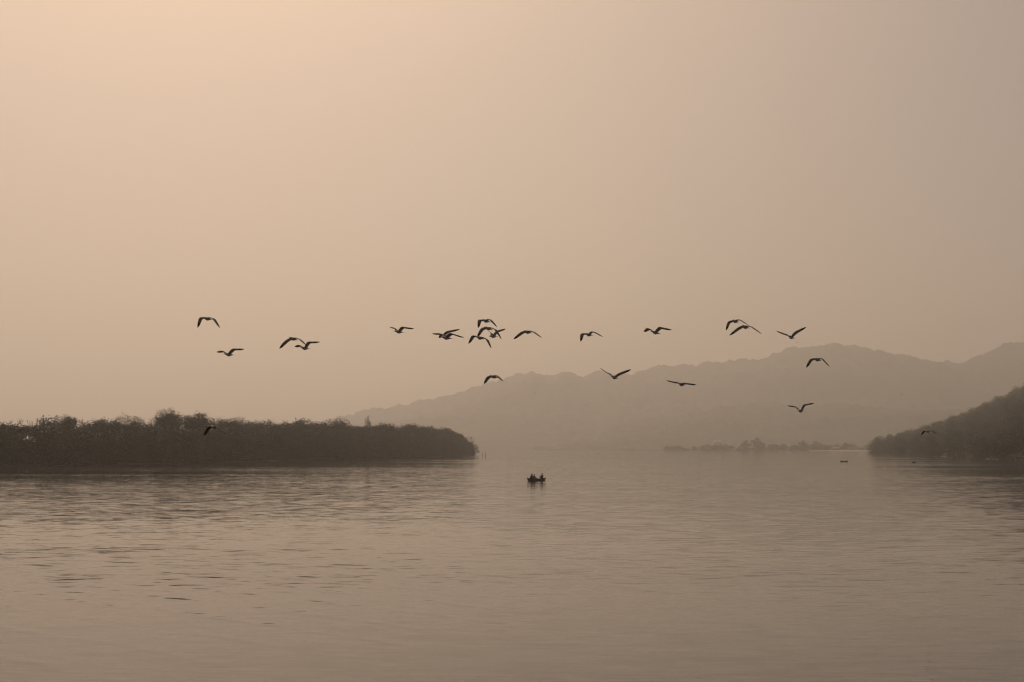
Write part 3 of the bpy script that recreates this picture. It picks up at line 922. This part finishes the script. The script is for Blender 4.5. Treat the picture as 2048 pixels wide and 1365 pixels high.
# ---------------------------------------------------------------- gulls
ANG = [R(a) for a in (5, 40, 75, 105, 140, 175, 215, 250, 290, 325)]
ST = [  # s along body from bill base, half width, half height, rise
    (0.00, .010, .010, .012), (.04, .024, .024, .014), (.10, .033, .035, .018), (.17, .034, .036, .016), (.23, .037, .038, .008),
    (.29, .047, .046, .002), (.335, .053, .052, 0), (.38, .057, .057, -.002), (.425, .058, .059, -.003), (.47, .057, .058, -.003), (.52, .053, .054, -.002),
    (.60, .046, .046, 0), (.70, .035, .034, .002), (.79, .026, .021, .004), (.86, .032, .009, .004), (.93, .046, .006, .002), (1.0, .055, .004, 0)]
I0, I1 = 5, 10                                          # rings that carry the wing roots
CH = (0, .08, .28, .55, .8, 1.0)
UP = (.35, .85, 1.0, .75, .4, .12)
LO = (-.25, -.35, -.2, .05, .1, -.05)

def solve(px, py, c, L, near):
    """point on the line of sight at distance L from c (nearer or farther root)"""
    d = (at(px, py, 1.0) - EYE).normalized()
    oc = EYE - c
    b = d.dot(oc); disc = b * b - (oc.length_squared - L * L)
    t = -b if disc < 0 else (-b - math.sqrt(disc) if near else -b + math.sqrt(disc))
    return EYE + d * t

def gull(B, T, LW, LT, RW, RT, Y, label, group='gulls flying low over the river', scale=1.0, dark=False):
    Lb = .37 * scale
    tail = at(*T, Y)
    bill = solve(*B, tail, Lb, True)
    ax = (tail - bill).normalized()                     # front to back
    Lr = (tail - bill).length
    Lb = min(Lb * 1.1, Lr)
    h = -ax
    left = Vector((0, 0, 1)).cross(h).normalized()      # bird's left = right in the photo
    up = h.cross(left).normalized()
    org = bill.lerp(tail, .5)
    V, F, MI = [], [], []
    ns, na = len(ST), len(ANG)
    for s, w, hh, rise in ST:
        c = bill + ax * (s * Lb) + up * rise * scale - org
        for a in ANG:
            V.append(c + (left * math.cos(a) * w * .88 + up * math.sin(a) * hh * .86) * scale)
    for i in range(ns - 1):
        for k in range(na):
            if I0 <= i < I1 and k in (0, 4): continue
            a, b = i * na + k, i * na + (k + 1) % na
            F.append((a, a + na, b + na, b))
            MI.append(1 if (k in (1, 2, 3) and i >= 4) else 0)
    F.append(tuple(range(na))); MI.append(0)
    F.append(tuple((ns - 1) * na + k for k in range(na))[::-1]); MI.append(0)
    for side in (1, -1):                                # +1: bird's left (photo right, near), -1: far wing
        kt, kb = (1, 0) if side > 0 else (4, 5)
        top = [i * na + kt for i in range(I0, I1 + 1)]
        bot = [i * na + kb for i in range(I0, I1 + 1)]
        root = (V[top[0]] + V[bot[0]]) * .5 + org
        wr = solve(*(RW if side > 0 else LW), root, .215 * scale, side > 0)
        tp = solve(*(RT if side > 0 else LT), wr, .335 * scale, side > 0)
        # bone line with a softened wrist
        path = []
        for t in (.18, .42, .68, .88): path.append((root.lerp(wr, t) + up * (.012 * scale * math.sin(t * 3.14)), t * .45))
        b1, b2 = (wr - root), (tp - wr)
        path.append((wr - b1 * .03 + b2 * .02, .45))
        for t in (.14, .32, .52, .72, .88, 1.0): path.append((wr.lerp(tp, t) + ax * (-.012 * scale * math.sin(t * 3.14)), .45 + .55 * t))
        dropped = (tp - root).z < -.05
        twist = (-.10 if side > 0 else .35) if dropped else .42
        pt, pb2 = top, bot
        n = len(path)
        for j, (p, f) in enumerate(path):
            pa_ = path[max(0, j - 1)][0] if j else root
            pn = path[min(n - 1, j + 1)][0]
            bd = (pn - pa_).normalized()
            cd = ax - up * (twist * (.3 + .9 * f))
            cd = cd - bd * cd.dot(bd) * (.25 + .45 * f)
            cd = (cd.normalized() if cd.length > .2 else (ax + up * .3).normalized())
            nrm = cd.cross(bd) * side
            if nrm.length < .05: nrm = up.copy()
            nrm.normalize()
            if nrm.dot(up) < -.2 and f < .45: nrm = -nrm
            ch = float(np.interp(f, (0, .2, .42, .5, .65, .8, .92, 1.0), (.125, .130, .134, .130, .115, .09, .058, .014))) * scale
            th = float(np.interp(f, (0, .45, 1.0), (.026, .013, .004))) * scale
            U, Lw = [], []
            for c_, u_, l_ in zip(CH, UP, LO):
                q = p + cd * (ch * (c_ - .12)) - org
                U.append(len(V)); V.append(q + nrm * (th * u_))
                Lw.append(len(V)); V.append(q + nrm * (th * (l_ - .25)))
            mi = 2 if f > .74 else 1
            for i in range(5):
                a = (pt[i], pt[i + 1], U[i + 1], U[i]); b = (pb2[i + 1], pb2[i], Lw[i], Lw[i + 1])
                F.append(a if side > 0 else a[::-1]); MI.append(mi)
                F.append(b if side > 0 else b[::-1]); MI.append(mi)
            a = (pt[0], U[0], Lw[0], pb2[0]); b = (pt[5], pb2[5], Lw[5], U[5])
            F.append(a if side > 0 else a[::-1]); F.append(b if side > 0 else b[::-1]); MI += [mi, mi]
            pt, pb2 = U, Lw
        for i in range(5):
            a = (pt[i], pt[i + 1], pb2[i + 1], pb2[i])
            F.append(a if side > 0 else a[::-1]); MI.append(2)
    o = mesh_obj('gull', V, F, [M['gull_body'], M['gull_dark'] if dark else M['gull_wing'], M['gull_tip']], smooth=True, mat_idx=MI)
    o.location = org
    md = o.modifiers.new('smooth', 'SUBSURF'); md.levels = md.render_levels = 1
    tag(o, label, 'gull', group)
    # bill and eyes
    V, F = [], []
    hb = bill + up * .010 * scale - org
    tube(V, F, [hb + ax * .012 * scale, hb - ax * .022 * scale - up * .002 * scale, hb - ax * .045 * scale - up * .010 * scale], [.010 * scale, .0075 * scale, .002 * scale], 6)
    mesh_obj('beak', V, F, M['gull_beak'], o, smooth=True)
    for s in (-1, 1):
        bm = bmesh.new(); bmesh.ops.create_icosphere(bm, subdivisions=1, radius=.005 * scale)
        me = bpy.data.meshes.new('eye'); bm.to_mesh(me); bm.free(); me.materials.append(M['gull_tip'])
        e = link(bpy.data.objects.new('eye', me), o)
        e.location = bill + ax * (.085 * Lb) + up * .026 * scale + left * s * .030 * scale - org
    return o

def cr(ox, oy, s):
    return lambda x, y: (ox + x / s, oy + y / s)
A = cr(370, 610, 7.062); Bc = cr(760, 620, 7.877); C = cr(1000, 620, 6.827); D = cr(1260, 620, 6.827)
E = cr(1540, 560, 9.75); Fc = cr(1540, 690, 9.1); Gc = cr(1780, 780, 7.642); Hc = cr(370, 830, 18.62)
gulls = [
 (A, (262, 188), (385, 213), (203, 186), (175, 322), (392, 196), (490, 326), 40, 'gull with both wings pressed down, highest at the left end of the flock'),
 (A, (555, 698), (692, 712), (515, 650), (443, 668), (672, 622), (836, 623), 40, 'gull with wings raised and bent, lower of the leftmost two in the sky'),
 (A, (1478, 470), (1590, 500), (1405, 520), (1332, 617), (1612, 487), (1705, 568), 41, 'gull with wings arched down, left one of the overlapping pair on the left'),
 (A, (1640, 610), (1758, 622), (1600, 568), (1548, 592), (1735, 524), (1903, 522), 39, 'gull with wings raised, right one of the overlapping pair on the left'),
 (Bc, (232, 343), (375, 357), (215, 282), (148, 272), (345, 268), (535, 295), 41, 'lone gull with lifted wings, left of the tight cluster in the centre'),
 (Bc, (968, 435), (1140, 457), (965, 375), (925, 440), (1105, 366), (1322, 433), 38, 'gull with a drooping right wing, front one of the overlapping pair left of centre'),
 (Bc, (948, 400), (1060, 412), (905, 373), (820, 376), (1055, 340), (1260, 302), 41, 'gull with a straight raised wing, half hidden behind its overlapping partner'),
 (Bc, (1612, 165), (1738, 196), (1548, 165), (1543, 282), (1725, 155), (1843, 275), 42, 'topmost gull of the central cluster, wings bent downward'),
 (Bc, (1652, 280), (1770, 318), (1590, 300), (1522, 440), (1805, 308), (1912, 462), 40, 'large gull in the middle of the central cluster, wings arched down'),
 (Bc, (1730, 422), (1850, 420), (1745, 360), (1700, 325), (1835, 335), (1975, 298), 43, 'gull with raised wings at the right of the central cluster, behind an arched wing'),
 (Bc, (1520, 430), (1635, 465), (1450, 408), (1392, 532), (1675, 468), (1750, 605), 40, 'lowest gull of the central cluster, wings hanging down'),
 (Bc, (1732, 1045), (1862, 1075), (1685, 1060), (1635, 1165), (1828, 1038), (1937, 1128), 43, 'gull alone below the central cluster, where the far ridge begins'),
 (C, (330, 296), (435, 318), (272, 317), (182, 402), (450, 303), (568, 382), 40, 'gull gliding on evenly arched wings just right of the central cluster'),
 (C, (1168, 335), (1268, 350), (1105, 330), (1097, 430), (1260, 297), (1405, 372), 41, 'gull with one wing hooked down, right of the evenly arched one'),
 (C, (1524, 915), (1608, 938), (1462, 858), (1365, 792), (1650, 858), (1785, 812), 40, 'gull with both wings raised in an open V against the far ridge'),
 (D, (292, 300), (412, 330), (235, 250), (187, 297), (400, 235), (567, 270), 40, 'gull with a hooked left wing and raised right wing, right of centre'),
 (D, (1402, 150), (1482, 172), (1335, 170), (1308, 280), (1495, 138), (1610, 208), 42, 'upper gull of the overlapping pair on the right, wings bent down'),
 (D, (1535, 225), (1622, 252), (1470, 250), (1355, 350), (1655, 235), (1800, 333), 38, 'lower gull of the overlapping pair on the right, wings spread downward'),
 (D, (662, 1012), (755, 1030), (605, 985), (495, 963), (770, 1003), (900, 1020), 41, 'gull gliding on flat level wings in front of the ridge'),
 (E, (365, 1105), (470, 1145), (275, 1050), (120, 995), (490, 1015), (705, 918), 40, 'gull with a high raised right wing, rightmost in the open sky'),
 (Fc, (812, 258), (925, 290), (730, 265), (655, 415), (935, 255), (1085, 400), 40, 'gull with wings arched down in front of the right hill crest'),
 (Fc, (520, 1205), (605, 1198), (440, 1115), (315, 1108), (615, 1090), (800, 1057), 40, 'gull with raised curved wings, low before the right hills'),
 (Gc, (545, 637), (612, 642), (508, 632), (478, 692), (637, 628), (715, 680), 66, 'smaller dark gull before the right headland, one wing hooked down'),
 (Hc, (980, 450), (1210, 505), (830, 490), (695, 780), (1235, 490), (1530, 755), 40, 'dark gull skimming in front of the mangrove belt on the left'),
]
for f, b, t, lw, lt, rw, rt_, Y, lab in gulls:
    gull(f(*b), f(*t), f(*lw), f(*lt), f(*rw), f(*rt_), Y, lab, dark='dark gull' in lab)

specks = [  # far birds, two to five pixels across
 (1069.7, 787, 5, 1, 'tiny far bird low before the ridge, below the gull alone under the cluster'),
 (1138.5, 770.5, 3, 0, 'tiny far bird speck before the ridge, left of the V winged gull'),
 (1183, 777, 3, 1, 'tiny far bird speck just left below the V winged gull'),
 (1169, 810.5, 6, 0, 'tiny far bird, upper left one of the low pair in the haze'),
 (1175, 814, 4, 1, 'tiny far bird, lower right one of the low pair in the haze'),
 (1266, 810.5, 3, 1, 'tiny far bird alone in the haze below the flat winged gull'),
 (1703.5, 573, 4, 0, 'highest tiny far bird, alone in the right sky'),
 (1593.2, 685.4, 5, 0, 'tiny far bird right under the gull with the high raised wing'),
 (1654.6, 688.2, 5, 1, 'tiny far bird just above the right hill crest'),
 (1801.7, 789.8, 6, 0, 'tiny far bird, upper one of the stacked pair before the right hills'),
 (1801, 798, 4, 1, 'tiny far bird, lower one of the stacked pair before the right hills'),
 (1831, 795.3, 3, 1, 'tiny far bird right of the stacked pair before the right hills'),
 (1996, 794, 5, 0, 'dark speck of a bird near the right border, upper of two'),
 (1996, 839.5, 4, 1, 'dark speck of a bird near the right border, lower of two'),
]
for x, y, w, dn, lab in specks:
    s = w / 50.0 * (1.35 if x > 1950 else 1.0)
    k = 1 if dn else -1
    P = lambda dx, dy: (x + dx * s, y + dy * s)
    Y = 40 / s
    gull(P(-8, 0), P(8, 3), P(-16, 2 * k), P(-26, 14 * k), P(14, 0), P(27, 13 * k), Y, lab, 'far birds seen as specks')

# ---------------------------------------------------------------- haze
hx = 7600
V, F = [], []
box(V, F, -hx, hx, -2000, 9500, -3.0, 560)
m = bpy.data.materials.new('haze_air'); m.use_nodes = True
n = m.node_tree; n.nodes.clear()
pv = n.nodes.new('ShaderNodeVolumePrincipled')
pv.inputs['Color'].default_value = (*HAZE_COLOR, 1)
pv.inputs['Density'].default_value = HAZE_DENSITY
pv.inputs['Anisotropy'].default_value = HAZE_G
mo = n.nodes.new('ShaderNodeOutputMaterial')
n.links.new(pv.outputs[0], mo.inputs['Volume'])
hz_o = mesh_obj('haze', V, F, m)
tag(hz_o, 'pale brown haze filling the air over the river', 'haze', kind='stuff')
